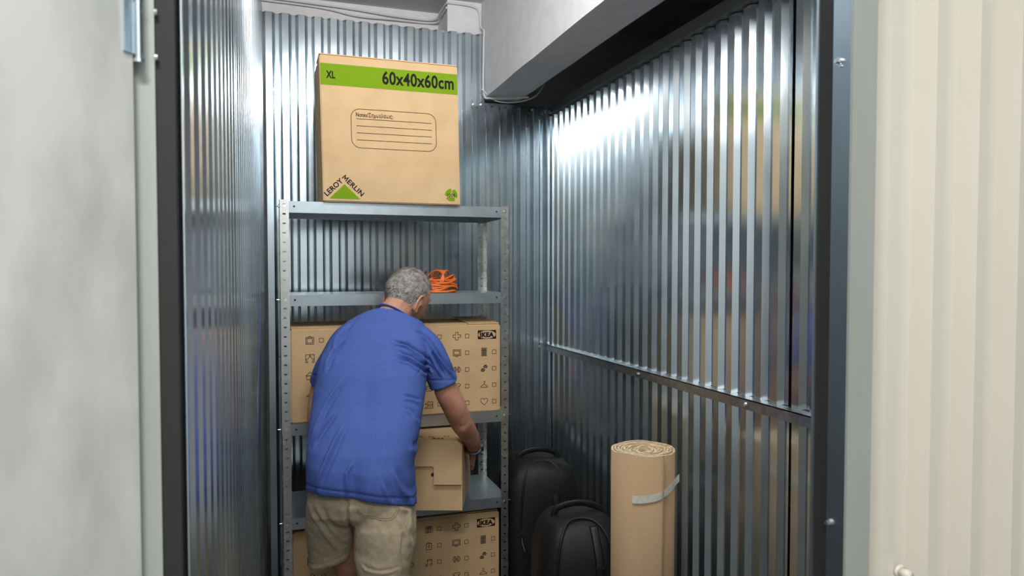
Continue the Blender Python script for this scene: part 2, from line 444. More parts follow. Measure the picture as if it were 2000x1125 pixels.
def punched(mbx, o, du, w, dn, z0, z1, pitch=.038, th=.0018, off=0):
    """strip w wide along du from o, vertical z0..z1, slots each pitch, thickness along dn"""
    o = Vector(o); du = Vector(du); dn = Vector(dn) * th
    z = z0; sw, sh = .012, .0062
    def quad(a, b_, c, d): mbx.add([a, b_, c, d], [(0, 1, 2, 3)])
    def P(u, zz, k): return o + du * u + Vector((0, 0, zz)) + dn * k
    n = int((z1 - z0) / pitch + .5)
    for i in range(n):
        za, zb = z0 + (z1 - z0) * i / n, z0 + (z1 - z0) * (i + 1) / n
        zc = (za + zb) / 2; ua, ub = w / 2 - sw / 2, w / 2 + sw / 2
        O4 = [(0, za), (w, za), (w, zb), (0, zb)]; I4 = [(ua, zc - sh / 2), (ub, zc - sh / 2), (ub, zc + sh / 2), (ua, zc + sh / 2)]
        for k in (0, 1):
            for e in range(4):
                g = (e + 1) % 4
                quad(P(*O4[e], k), P(*O4[g], k), P(*I4[g], k), P(*I4[e], k))
        for e in range(4):
            g = (e + 1) % 4
            quad(P(*I4[e], 0), P(*I4[g], 0), P(*I4[g], 1), P(*I4[e], 1))
    for u in (0, w):
        quad(P(u, z0, 0), P(u, z1, 0), P(u, z1, 1), P(u, z0, 1))
    quad(P(0, z1, 0), P(w, z1, 0), P(w, z1, 1), P(0, z1, 1))

SH = [1.857, 1.48, .953, .567, .105]
BOLTM = MB(); BOLTM.cyl((0, 0, 0), (0, -.0035, 0), .0065, 12); BOLTM.cyl((0, -.0035, 0), (0, -.006, 0), .0035, 8)
BOLTM = mesh('bolt', BOLTM.v, BOLTM.f); BOLTM.materials.append(BOLT)
STUD = MB(); STUD.cyl((0, 0, 0), (0, -.004, 0), .0068, 6); STUD.cyl((0, -.004, 0), (0, -.013, 0), .003, 8)
STUD = mesh('stud', STUD.v, STUD.f); STUD.materials.append(BOLT)
for cx, sx in ((RX0, 1), (RX1, -1)):
    for cy, sy in ((RY0, 1), (RY1, -1)):
        w = .035
        lo = MB()
        i_ = .0
        punched(lo, RL(cx + sx * i_, cy + sy * i_, 0), (sx, 0, 0), w - i_, (0, sy, 0), .004, .95)
        punched(lo, RL(cx + sx * i_, cy + sy * i_, 0), (0, sy, 0), w - i_, (sx, 0, 0), .004, .95)
        up = lo.build('upright', POST, rk)
        hi_ = MB()
        punched(hi_, RL(cx - sx * .002, cy - sy * .002, 0), (sx, 0, 0), w + .002, (0, sy, 0), .912, 1.862)
        punched(hi_, RL(cx - sx * .002, cy - sy * .002, 0), (0, sy, 0), w + .002, (sx, 0, 0), .912, 1.862)
        hi_.build('upright_extension', POST, rk)
        b = MB(); b.box(-.002, .038, -.002, .038, 0, .004); fo = b.build('foot_cap', RUBBER, up); fo.location = RL(cx, cy, 0); fo.scale = (sx, sy, 1)
        for z in SH:
            zz = z - .020
            o = bpy.data.objects.new('bolt', BOLTM); link(o, rk); o.location = RL(cx + sx * .018, cy - (sy * .002 if z > .93 else 0), zz); o.rotation_euler = (0, 0, 0 if sy > 0 else pi)
            if sy > 0 and z > .5:
                o = bpy.data.objects.new('stud', STUD); link(o, rk); o.location = RL(cx - (sx * .002 if z > .93 else 0), cy + .018, zz); o.rotation_euler = (0, 0, -pi / 2 if sx > 0 else pi / 2)
def shelf_mesh():
    b = MB(); x0, x1, y0, y1 = RX0 + .003, RX1 - .003, RY0 + .0025, RY1 - .0025
    cx, cy = (RX0 + RX1) / 2, 3.21
    x0 -= cx; x1 -= cx; y0 -= cy; y1 -= cy; t = .0012; h = .046
    b.box(x0, x1, y0, y1, -t, 0)
    b.box(x0, x1, y0, y0 + t, -h, -t); b.box(x0, x1, y1 - t, y1, -h, -t)
    b.box(x0, x0 + t, y0 + t, y1 - t, -h, -t); b.box(x1 - t, x1, y0 + t, y1 - t, -h, -t)
    b.box(x0, x1, y0 + t, y0 + .014, -h, -h + t); b.box(x0, x1, y1 - .014, y1 - t, -h, -h + t)
    for x in (x0 + .052, x1 - .052):
        b.cyl((x, y0 - .0004, -.021), (x, y0 + .0005, -.021), .0042, 12, 1)
    for dy in (.07, .12):
        b.cyl((x1 - t - .0006, y0 + dy, -.02), (x1 - t + .0004, y0 + dy, -.02), .003, 8, 2)
    me = mesh('shelf', b.v, b.f)
    for m in (SHELFM, DARKHOLE, BOLT): me.materials.append(m)
    me.polygons.foreach_set('material_index', b.m)
    return me
SHM = shelf_mesh()
for z in SH:
    o = bpy.data.objects.new('shelf', SHM); link(o, rk); o.location = (0, 0, z)

# ------------------------------------------------------------------ printing on boxes (flat print, 0.4 mm proud of the face)
class Print:
    """2-D drawing on a face: (u, v) metres; built into the x-z plane at y = 0 facing -y"""
    def __init__(s): s.b = MB()
    def poly(s, pts): s.b.add([(u, 0, v) for u, v in pts], [tuple(range(len(pts)))])
    def line(s, pts, w, closed=False):
        P = [Vector(p) for p in pts]; n = len(P); L = []; R = []
        for i in range(n):
            a = P[i - 1] if (i or closed) else None; c = P[(i + 1) % n] if (i < n - 1 or closed) else None
            d1 = (P[i] - a).normalized() if a is not None else None; d2 = (c - P[i]).normalized() if c is not None else None
            d = (d1 if d2 is None else d2 if d1 is None else (d1 + d2))
            if d.length < 1e-6: d = d2
            d = d.normalized(); nrm = Vector((-d.y, d.x)); k = 1.0
            if d1 is not None and d2 is not None: k = min(2.0, 1 / max(.4, nrm.dot(Vector((-d2.y, d2.x)))))
            L.append(P[i] + nrm * w / 2 * k); R.append(P[i] - nrm * w / 2 * k)
        v = [(p.x, 0, p.y) for p in L + R]
        s.b.add(v, [(n + i, n + (i + 1) % n, (i + 1) % n, i) for i in range(n if closed else n - 1)])
    def rect(s, u0, u1, v0, v1, w): s.line([(u0, v0), (u1, v0), (u1, v1), (u0, v1)], w, True)
    def circ(s, u, v, r, w=None, n=20, a0=0, a1=2 * pi, ry=None):
        ry = ry or r; full = abs(a1 - a0 - 2 * pi) < 1e-6
        pts = [(u + r * cos(a0 + (a1 - a0) * k / n), v + ry * sin(a0 + (a1 - a0) * k / n)) for k in range(n if full else n + 1)]
        if w is None: s.poly(pts)
        else: s.line(pts, w, full)
    def done(s, name, m, parent, loc): return s.b.build(name, m, parent, loc=loc)

def text_mesh(txt, size, bold=0.0, align='LEFT', sx=1.0):
    c = bpy.data.curves.new('text', 'FONT'); c.body = txt; c.size = size; c.offset = bold; c.align_x = align; c.align_y = 'BOTTOM_BASELINE'; c.resolution_u = 6; c.space_character = 1.06
    o = bpy.data.objects.new('tmp', c); COL.objects.link(o)
    dg = bpy.context.evaluated_depsgraph_get(); dg.update()
    me = bpy.data.meshes.new_from_object(o.evaluated_get(dg))
    bpy.data.objects.remove(o)
    V = [(v.co.x * sx, v.co.y) for v in me.vertices]; F = [tuple(p.vertices) for p in me.polygons]
    bpy.data.meshes.remove(me)
    return V, F
def put_text(pr, txt, u, v, size, bold=0, width=None, rot=0, align='LEFT'):
    V, F = text_mesh(txt, size, bold)
    x0 = min(a for a, _ in V); x1 = max(a for a, _ in V); k = (width / (x1 - x0)) if width else 1
    if align == 'RIGHT': u -= (x1 - x0) * k
    if align == 'CENTER': u -= (x1 - x0) * k / 2
    c, s_ = cos(rot), sin(rot)
    pts = []
    for a, b_ in V:
        a = (a - x0) * k
        pts.append((u + a * c - b_ * s_, 0, v + a * s_ + b_ * c))
    pr.b.add(pts, F)

def carton_mesh(w, d, h, bulge=.004, n=10, shear=0.0, round_=.004):
    """a cardboard box body centred on x, y 0..d, z 0..h"""
    bm = bmesh.new(); bmesh.ops.create_cube(bm, size=1)
    for v in bm.verts: v.co = Vector((v.co.x * w, (v.co.y + .5) * d, (v.co.z + .5) * h))
    bmesh.ops.bevel(bm, geom=bm.edges[:], offset=round_, segments=2, affect='EDGES')
    bmesh.ops.subdivide_edges(bm, edges=[e for e in bm.edges if e.calc_length() > .1], cuts=n, use_grid_fill=True)
    for v in bm.verts:
        u = v.co.x / w * 2; t = v.co.z / h * 2 - 1; q = v.co.y / d * 2 - 1
        if abs(u) > .97: v.co.x += math.copysign(bulge * (1 - t * t) * (1 - q * q), u)
        if abs(t) > .97 and t > 0: v.co.z += bulge * (1 - u * u) * (1 - q * q) * .5
        v.co.x += shear * (v.co.z / h)
    me = bpy.data.meshes.new('carton'); bm.to_mesh(me); bm.free()
    return me

# large box on top of the rack ------------------------------------------------
bx = tag(empty('moving_box', (.474, 3.0, 1.858)), 'large cardboard box with a green printed band standing on top of the rack', 'box')
W, D, Hh = .570, .385, .588
obj('carton', carton_mesh(W, D, Hh, .004, 8, -.012), CARD, bx, smooth=False)
for nm, y0, y1, tlt in (('flap', .001, .19, .012), ('flap', .194, .384, .006)):
    b = MB(); b.add([(-W / 2 - .012, y0, Hh + .001), (W / 2 - .014, y0, Hh + .001), (W / 2 - .014, y1, Hh + tlt), (-W / 2 - .012, y1, Hh + tlt),
                     (-W / 2 - .012, y0, Hh + .005), (W / 2 - .014, y0, Hh + .005), (W / 2 - .014, y1, Hh + .004 + tlt), (-W / 2 - .012, y1, Hh + .004 + tlt)],
                    [(0, 3, 2, 1), (4, 5, 6, 7), (0, 1, 5, 4), (1, 2, 6, 5), (2, 3, 7, 6), (3, 0, 4, 7)])
    b.build(nm, CARD, bx)
EPS = -.0006
def sk(v): return -.012 * v / Hh
def shear_print(pr):
    pr.b.v = [(x + sk(z), y, z) for x, y, z in pr.b.v]
p = Print(); p.poly([(-W / 2 + .003, Hh - .120), (W / 2 - .002, Hh - .120), (W / 2 - .002, Hh - .034), (-W / 2 + .003, Hh - .034)]); shear_print(p); p.done('green_band', GREEN, bx, (0, EPS, 0))
p = Print(); put_text(p, 'XL', -W / 2 + .025, Hh - .092, .040, .0014, .036); shear_print(p); p.done('size_mark', INK, bx, (0, EPS * 2, 0)); p = Print(); put_text(p, '60x40x60cm', W / 2 - .018, Hh - .098, .072, .0019, .302, align='RIGHT'); shear_print(p); p.done('size_lettering', INK, bx, (0, EPS * 2, 0))
p = Print()
u0, u1, v0, v1, r = -.166, .186, .222, .380, .036
pts = []
for cu, cv, a in ((u1 - r, v1 - r, 0), (u0 + r, v1 - r, 90), (u0 + r, v0 + r, 180), (u1 - r, v0 + r, 270)):
    pts += [(cu + r * cos(radians(a + 15 * k)), cv + r * sin(radians(a + 15 * k))) for k in range(7)]
p.line(pts, .0022, True)
for k in range(4): p.line([(u0 + .021, v1 - .040 - .0285 * k), (u1 - .019, v1 - .040 - .0285 * k)], .0022)
put_text(p, 'Notes/Σημειώσεις:', u0 + .020, v1 - .031, .0235, .00045, .152)
shear_print(p); p.done('notes_panel', BROWNINK, bx, (0, EPS, 0))
p = Print()
ax, ay = -.199, .098  # roof apex of the logo
p.poly([(ax - .062, .012), (ax + .062, .012), (ax, .072)]); shear_print(p); p.done('logo_triangle', GREEN, bx, (0, EPS, 0))
p = Print()
put_text(p, 'LEROY', ax - .070, .020, .029, .0007, .091, rot=radians(43.5))
put_text(p, 'ERLIN', ax + .0085, .0790, .028, .0007, .080, rot=radians(-44))
cr, sr = cos(radians(-44)), sin(radians(-44))
p.line([(ax - .010 + x * cr - y * sr, .097 + x * sr + y * cr) for x, y in ((.0015, 0), (.0030, .0185), (.0105, .0060), (.0180, .0185), (.0200, 0))], .0046)
shear_print(p); p.done('logo_lettering', INK, bx, (0, EPS * 1.5, 0))
p = Print(); cu, cv = .246, .042
for k in range(3):
    a = radians(90 + 120 * k)
    n = 9; ou = []; inn = []
    for q in range(n):
        t = a + radians(84) * q / (n - 1); ou.append((cu + .027 * cos(t), cv + .027 * sin(t))); inn.append((cu + .008 * cos(t), cv + .008 * sin(t)))
    for q in range(n - 1): p.poly([inn[q], inn[q + 1], ou[q + 1], ou[q]])
    t = a + radians(84); t2 = a + radians(112)
    p.poly([(cu + .008 * cos(t), cv + .008 * sin(t)), (cu + .020 * cos(t2), cv + .020 * sin(t2)), (cu + .033 * cos(t), cv + .033 * sin(t))])
shear_print(p); p.b.f = [tuple(reversed(q)) for q in p.b.f]; p.done('recycling_mark', GREEN, bx, (0, EPS, 0))
p = Print(); put_text(p, '100%', cu, cv - .007, .019, .0003, .036, align='CENTER'); shear_print(p); p.done('percent_lettering', INK, bx, (0, EPS * 1.6, 0))

# wide printed moving boxes ----------------------------------------------------
def icon(p, kind, u, v, s=.034, w=.0022):
    """line icon in a box s wide centred on (u, v)"""
    h = s / 2
    def L(pts, closed=False): p.line([(u + a * h, v + b_ * h) for a, b_ in pts], w, closed)
    if kind == 'frame':
        L([(-.9, -.9), (.9, -.9), (.9, .75), (-.9, .75)], True); L([(-.6, -.6), (.6, -.6), (.6, .45), (-.6, .45)], True); L([(-.5, .75), (0, 1.05), (.5, .75)])
    elif kind == 'curtain':
        L([(-1, .9), (1, .9)]); L([(-1, .9), (-1, -1), (-.5, -1), (-.8, -.3)]); L([(-1, -.2), (-.5, -.1), (-.1, .4), (0, .9)]); L([(0, .9), (.1, .4), (.5, -.1), (1, -.2)]); L([(1, .9), (1, -1), (.5, -1), (.8, -.3)])
    elif kind == 'house':
        L([(-1, .05), (-.85, .25), (0, 1), (.85, .25), (1, .05)]); L([(-.8, .2), (-.8, -.8), (.8, -.8), (.8, .2)]); L([(-.8, .1), (.8, .1)])
    elif kind == 'lamp':
        L([(-.9, -.55), (-.3, -.2), (0, .3), (0, 1)]); L([(-.9, -.55), (.9, -.55), (.3, -.2), (0, .3)]); L([(-.3, -.55), (-.2, -.9), (.2, -.9), (.3, -.55)])
    elif kind == 'plant':
        L([(-.5, -.1), (-.4, -.9), (.4, -.9), (.5, -.1)], True); L([(0, -.1), (-.5, .8)]); L([(0, -.1), (0, 1)]); L([(0, -.1), (.5, .8)])
    elif kind == 'plus':
        a = .33; L([(-a, 1), (a, 1), (a, a), (1, a), (1, -a), (a, -a), (a, -1), (-a, -1), (-a, -a), (-1, -a), (-1, a), (-a, a)], True)
    elif kind == 'screen':
        L([(-1, -.7), (1, -.7), (1, .8), (-1, .8)], True); L([(-.72, -.42), (.72, -.42), (.72, .52), (-.72, .52)], True); L([(-.4, -.92), (.4, -.92)])
    elif kind == 'dumbbell':
        L([(-.25, .14), (.25, .14)]); L([(-.25, -.14), (.25, -.14)])
        for q in (-1, 1): L([(q * .25, -.7), (q * .25, .7), (q * .5, .7), (q * .5, -.7)], True); L([(q * .55, .7), (q * 1, .1), (q * 1, -.1), (q * .55, -.7)])
    elif kind == 'shirt':
        L([(-.35, .8), (-1, .45), (-.75, 0), (-.5, .15), (-.5, -.8), (.5, -.8), (.5, .15), (.75, 0), (1, .45), (.35, .8), (0, .55)], True)
    elif kind == 'pot':
        L([(-.8, .2), (-.7, -.7), (.7, -.7), (.8, .2)], True); L([(-.9, .2), (.9, .2)]); L([(-.4, .2), (-.3, .8), (.3, .8), (.4, .2)])
    elif kind == 'books':
        for q in range(4): L([(-.9 + .45 * q, -.8), (-.5 + .45 * q, -.8), (-.5 + .45 * q, .8), (-.9 + .45 * q, .8)], True)
        L([(-.9, .4), (.9, .4)])
    elif kind == 'radio':
        L([(-.7, -.9), (.7, -.9), (.7, .6), (-.7, .6)], True); p.circ(u, v - .1 * h, .28 * h, w, 12); L([(-.7, .6), (-.2, 1), (.7, .6)])
    elif kind == 'music':
        L([(-.45, -.6), (-.45, .8), (.75, .9), (.75, -.5)]); L([(-.45, .5), (.75, .6)]); p.circ(u - .68 * h, v - .65 * h, .26 * h, w, 12); p.circ(u + .5 * h, v - .55 * h, .26 * h, w, 12)
    elif kind == 'basket':
        L([(-.8, .2), (-.65, -.8), (.65, -.8), (.8, .2)], True); L([(-.5, .2), (-.5, .7), (-.2, .7)]); L([(.1, .2), (.1, .8), (.5, .8), (.5, .2)]); L([(-.7, -.3), (.7, -.3)])
    elif kind == 'shoes':
        for q in (.45, -.5): L([(-1, q - .38), (-1, q - .12), (-.5, q), (-.1, q + .4), (.25, q + .18), (.9, q + .36), (1, q - .38), (.45, q - .38), (.25, q - .24), (-.05, q - .38)], True)
    elif kind == 'calculator':
        L([(-.65, -1), (.65, -1), (.65, 1), (-.65, 1)], True); L([(-.42, .55), (.42, .55), (.42, .8), (-.42, .8)], True); L([(-.65, .4), (.65, .4)])
        for a in (-.35, 0, .35):
            for b_ in (-.7, -.3, .1): p.rect(u + (a - .1) * h, u + (a + .1) * h, v + (b_ - .1) * h, v + (b_ + .1) * h, w * .9)
    elif kind == 'paws':
        for (cu, cv) in ((.35, .45), (-.35, -.45)):
            L([(cu - .35, cv - .3), (cu, cv + .12), (cu + .35, cv - .3), (cu + .12, cv - .34), (cu, cv - .24), (cu - .12, cv - .34)], True)
            for a, b_ in ((-.42, .05), (-.16, .36), (.16, .36), (.42, .05)): p.circ(u + (cu + a) * h, v + (cv + b_) * h, .14 * h, w, 8)
    elif kind == 'hanger':
        L([(-.12, .8), (.02, 1), (.2, .85), (.15, .65), (0, .5), (0, .3), (-.95, -.4), (-.9, -.6), (.9, -.6), (.95, -.4), (0, .3)])
    elif kind == 'heart':
        L([(0, .55), (-.2, .8), (-.55, .9), (-.9, .65), (-.95, .25), (-.7, -.25), (0, -.9), (.7, -.25), (.95, .25), (.9, .65), (.55, .9), (.2, .8)], True)
    elif kind == 'cup':
        L([(-.7, .5), (-.6, -.7), (.4, -.7), (.5, .5)], True); L([(.48, .3), (.9, .2), (.8, -.3), (.43, -.4)])
    elif kind == 'tool':
        L([(-.8, -.8), (.3, .3), (.2, .7), (.6, 1), (.6, .6), (1, .6), (.7, .2), (.3, .3)])

COLS = [['frame', 'curtain', 'house', 'lamp', 'plant'], ['cup', 'pot', 'tool', 'books', 'screen'], ['radio', 'lamp', 'cup', 'frame', 'pot'], ['tool', 'plant', 'house', 'music', 'cup'],
        ['books', 'radio', 'music', 'basket', 'shoes'], ['plus', 'screen', 'dumbbell', 'shirt', 'lamp'], ['', 'calculator', 'paws', 'hanger', 'heart']]
def wide_box(loc, label, D):
    W, Hh = .893, .386
    b0 = tag(empty('moving_box', loc), label, 'box', 'wide printed moving boxes on the rack')
    obj('carton', carton_mesh(W, D, Hh, .002, 6, 0, .005), CARD, b0)
    for y0, y1, x0, x1, t0, t1 in ((.004, D / 2 - .002, -W / 2 + .002, W / 2 - .15, .001, .002), (D / 2 + .002, D - .002, -W / 2 + .002, W / 2 - .002, .001, .002), (.01, D - .04, W / 2 - .145, W / 2 - .004, .002, .014)):
        b = MB(); b.add([(x0, y0, Hh + t0), (x1, y0, Hh + t0), (x1, y1, Hh + t1), (x0, y1, Hh + t1), (x0, y0, Hh + t0 + .004), (x1, y0, Hh + t0 + .004), (x1, y1, Hh + t1 + .004), (x0, y1, Hh + t1 + .004)],
                        [(0, 3, 2, 1), (4, 5, 6, 7), (0, 1, 5, 4), (1, 2, 6, 5), (2, 3, 7, 6), (3, 0, 4, 7)]); b.build('flap', CARD, b0)
    for ci, colm in enumerate(COLS):
        u = -.370 + ci * .1235
        for ri, k in enumerate(colm):
            v = Hh - .048 - .0735 * ri
            if not k: continue
            p = Print(); icon(p, k, u, v); p.done('printed_icon', INK, b0, (0, EPS, 0))
            p = Print(); p.rect(u + .038, u + .0545, v - .009, v + .0075, .0019); p.done('tick_box', INK, b0, (0, EPS, 0))
    # oval shop logo in a black rectangle
    u, v = .3845, Hh - .045; a, c = .042, .0195
    p = Print(); n = 48
    ring = [(u + a * .96 * cos(2 * pi * k / n), v + c * .93 * sin(2 * pi * k / n)) for k in range(n)]
    def edge(t):
        x, y = cos(t), sin(t); k = min(a / abs(x) if abs(x) > 1e-6 else 9, c / abs(y) if abs(y) > 1e-6 else 9); return (u + x * k, v + y * k)
    th = [math.atan2(q[1] - v, q[0] - u) for q in ring]; oute = [edge(t) for t in th]
    for k in range(n): p.poly([oute[k], oute[(k + 1) % n], ring[(k + 1) % n], ring[k]])
    for (du, dv) in ((a, c), (-a, c), (-a, -c), (a, -c)):
        kk = min(range(n), key=lambda i: abs(oute[i][0] - u - du) + abs(oute[i][1] - v - dv))
        p.poly([oute[kk - 1], (u + du, v + dv), oute[(kk + 1) % n]])
    put_text(p, 'IKEA', u, v - .0100, .0275, .0016, .064, align='CENTER')
    p.b.f = [tuple(q) for q in p.b.f]
    p.done('oval_logo', INK, b0, (0, EPS, 0))
    return b0
wide_box((.503, 3.036, .954), 'wide cardboard box printed with icons on the third shelf, behind the man', .34)
wide_box((.505, 3.062, .1055), 'wide cardboard box printed with icons on the bottom shelf, behind the khaki shorts', .25)

# small box being slid onto the fourth shelf ----------------------------------
SBZ = .569
sbx = tag(empty('moving_box', (.707 - .944 * .17, 2.775 + .329 * .17, .612), -radians(19.2)), 'smaller plain cardboard box with tab flap being slid onto the fourth shelf', 'box')
sw, sd, shh = .340, .45, .286
z_off = .0
# body with chamfered upper side edges
c = .022
prof = [(-sw / 2, 0), (sw / 2, 0), (sw / 2, shh - .022), (sw / 2 - .020, shh - .002), (-sw / 2 + .020, shh - .002), (-sw / 2, shh - .022)]
b = MB(); n = len(prof)
b.add([(x, 0, z) for x, z in prof] + [(x, sd, z) for x, z in prof], [tuple(range(n)), tuple(range(2 * n - 1, n - 1, -1))] + [(i, i + n, (i + 1) % n + n, (i + 1) % n) for i in range(n)])
b.build('carton', CARD, sbx)
# front tab flap: L-shaped sheet folded down over the front
def flap_poly(pts, th, name, m):
    n = len(pts); b = MB()
    b.add([(x, 0, z) for x, z in pts] + [(x, -th, z) for x, z in pts], [tuple(reversed(range(n))), tuple(range(n, 2 * n))] + [(i, (i + 1) % n, (i + 1) % n + n, i + n) for i in range(n)])
    o = b.build(name, m, sbx, loc=(0, -.0008, 0))
    for v in o.data.vertices: v.co.y -= .012 * max(0, (shh - v.co.z) / .2) ** 1.2
    return o
flap_poly([(-sw / 2 + .005, .181), (.050, .181), (.056, .177), (.058, .109), (.168, .109), (.168, shh - .022), (sw / 2 - .020, shh - .001), (-sw / 2 + .020, shh - .001), (-sw / 2 + .005, shh - .025)], .004, 'flap', CARD)
b = MB(); b.cyl((.051, -.0028, .146), (.051, -.0008, .146), .0070, 14); b.build('finger_hole', DARKHOLE, sbx)
p = Print()
put_text(p, 'IKEA', .045, .02, .03, .001, .05)
for u, v in ((-.02, .055), (.03, .05), (.09, .06)):
    q = Print(); q.rect(u, u + .018, v, v + .014, .003); o = q.done('tick_box', INK, sbx, (0, 0, shh - .0015)); o.rotation_euler = (-pi / 2, 0, 0)
o = p.done('printed_mark', INK, sbx, (0, .0, shh - .0015)); o.rotation_euler = (-pi / 2, 0, 0)

# extension cord and dark red cord on the second shelf ------------------------
def coil(name, x, y, z, nl, a, bq, r, m, label, seed, lean=0.0, vert=0):
    rnd = random.Random(seed); b = MB()
    for k in range(nl):
        dz = r * 1.0 + r * 1.55 * k; tx = rnd.uniform(-.22, .22); ox = rnd.uniform(-.012, .012); aa = a * rnd.uniform(.82, 1.05) * (1 - .02 * k); bb = bq * rnd.uniform(.8, 1.05)
        ph = rnd.uniform(0, 6); N = 40; pts = []
        for i in range(N):
            t = 2 * pi * i / N
            pts.append((ox + aa * cos(t), bb * sin(t), max(r * 1.05, dz + aa * cos(t) * tx * .6 + r * 1.2 * sin(3 * t + ph) + lean * cos(t))))
        b.tube(pts, r, 8, closed=True)
    for k in range(vert):
        N = 28; pts = []; c0 = -.01 + .011 * k
        for i in range(N):
            t = 2 * pi * i / N
            pts.append((c0 - a * .12 + .028 * cos(t) * (k - 2) * .5 + .012 * sin(t), (bq * .9) * cos(t), .0515 + .045 * sin(t)))
        b.tube(pts, r, 8, closed=True)
    o = b.build(name, m, None, True, loc=(x, y, z)); tag(o, label, 'cable')
    return o
coil('extension_cord', .688, 3.11, 1.4810, 9, .082, .06, .0045, ORANGE, 'coiled orange extension cord lying on the second shelf', 3, .004, 5)
coil('cord_coil', .598, 3.245, 1.4810, 14, .084, .045, .0042, MAROON, 'coiled dark red cord on the second shelf, mostly behind the head', 5, .0, 3)

# cardboard roll --------------------------------------------------------------
def roll():
    e = tag(empty('cardboard_roll', (1.167, 2.124, 0), 0), 'tall brown roll of corrugated cardboard standing by the right wall', 'cardboard roll')
    turns, N = 9.0, 64; r0, r1, H = .020, .1115, .985
    th0 = radians(-83); steps = int(turns * N); b = MB(); v = []; f = []
    rnd = random.Random(2)
    for i in range(steps + 1):
        t = i / steps; a = th0 - (1 - t) * turns * 2 * pi; r = r0 + (r1 - r0) * t
        r *= 1 + (1 - t) * .10 * sin(2 * a + 1) * (1 if t < .5 else .4)
        th = .0068; hz = H + .007 * noise.noise(Vector((cos(a) * 1.2, sin(a) * 1.2, t * 14))) - .008 * (1 - t)
        c_, s_ = cos(a), sin(a)
        for rr, z in ((r - th, 0.002), (r, 0.002), (r, hz), (r - th, hz)): v.append((rr * c_, rr * s_, z))
    for i in range(steps):
        o, q = i * 4, i * 4 + 4
        f += [(o + 1, q + 1, q + 2, o + 2), (o, o + 3, q + 3, q), (o + 2, q + 2, q + 3, o + 3), (o, q, q + 1, o + 1)]
    f += [(0, 1, 2, 3), (steps * 4 + 3, steps * 4 + 2, steps * 4 + 1, steps * 4)]
    me = mesh('rolled_sheet', v, f); o = obj('rolled_sheet', me, [CARDK, EDGE], e)
    mi = []
    for i in range(steps): mi += [0, 0, 1, 0]
    mi += [1, 1]; me.polygons.foreach_set('material_index', mi)
    for p_, m_ in zip(me.polygons, mi): p_.use_smooth = (m_ == 0)
    # crushed paper in the middle
    b = MB()
    for k in range(7):
        a = k * .9; b.tube([(.012 * cos(a), .012 * sin(a), .90), (.010 * cos(a + .5), .010 * sin(a + .5), .96 + .004 * (k % 3)), (.016 * cos(a + 1.4), .014 * sin(a + 1.4), .972)], [.004, .0035, .0028], 6)
    b.build('core_paper', CARDD, e)
    # masking tape
    v = []; f = []; N = 26
    for i in range(N + 1):
        t = i / N; a = radians(-137 + 98 * t); r = .1134 - .0045 * max(0, min(1, (t - .5) / .06))
        z = .842 + .008 * t + .046 * t * t; hh = .0125
        x, y = r * cos(a), r * sin(a)
        if t > .86:
            k = (t - .86) / .14; x += .006 * k * k; y -= .007 * k * k
        j_ = .002 * (i % 2) if i in (0, N) else 0
        v += [(x, y, z - hh + j_), (x, y, z + hh - j_)]
        x2, y2 = x * 1.005, y * 1.005
        v += [(x2, y2, z - hh + j_), (x2, y2, z + hh - j_)]
    for i in range(N):
        o, q = i * 4, i * 4 + 4
        f += [(o + 2, q + 2, q + 3, o + 3), (o + 1, o, q, q + 1) if False else (o, o + 1, q + 1, q), (o + 3, q + 3, q + 1, o + 1), (o + 2, o, q, q + 2)]
    f += [(0, 2, 3, 1), (4 * N, 4 * N + 1, 4 * N + 3, 4 * N + 2)]
    obj('masking_tape', mesh('masking_tape', v, f), TAPE, e, smooth=False)
    return e
roll()

# black bags -------------------------------------------------------------------
def superbox(w, d, h, e1=.35, e2=.45, nu=40, nv=24, amp=.008, seed=0):
    v = []; f = []
    def pw(c, e): return math.copysign(abs(c) ** e, c)
    for j_ in range(nv + 1):
        ph = -pi / 2 + pi * j_ / nv
        for i in range(nu):
            t = 2 * pi * i / nu
            x = w / 2 * pw(cos(ph), e1) * pw(cos(t), e2); y = d / 2 * pw(cos(ph), e1) * pw(sin(t), e2); z = h / 2 * pw(sin(ph), e1) + h / 2
            q = noise.noise(Vector((x * 9 + seed, y * 9, z * 7))) * amp * min(1, z * 8)
            v.append((x * (1 + q * 4), y * (1 + q * 4), z + q * 2 * min(1, z * 4)))
    for j_ in range(nv):
        for i in range(nu):
            k = (i + 1) % nu; f.append((j_ * nu + i, j_ * nu + k, (j_ + 1) * nu + k, (j_ + 1) * nu + i))
    return v, f
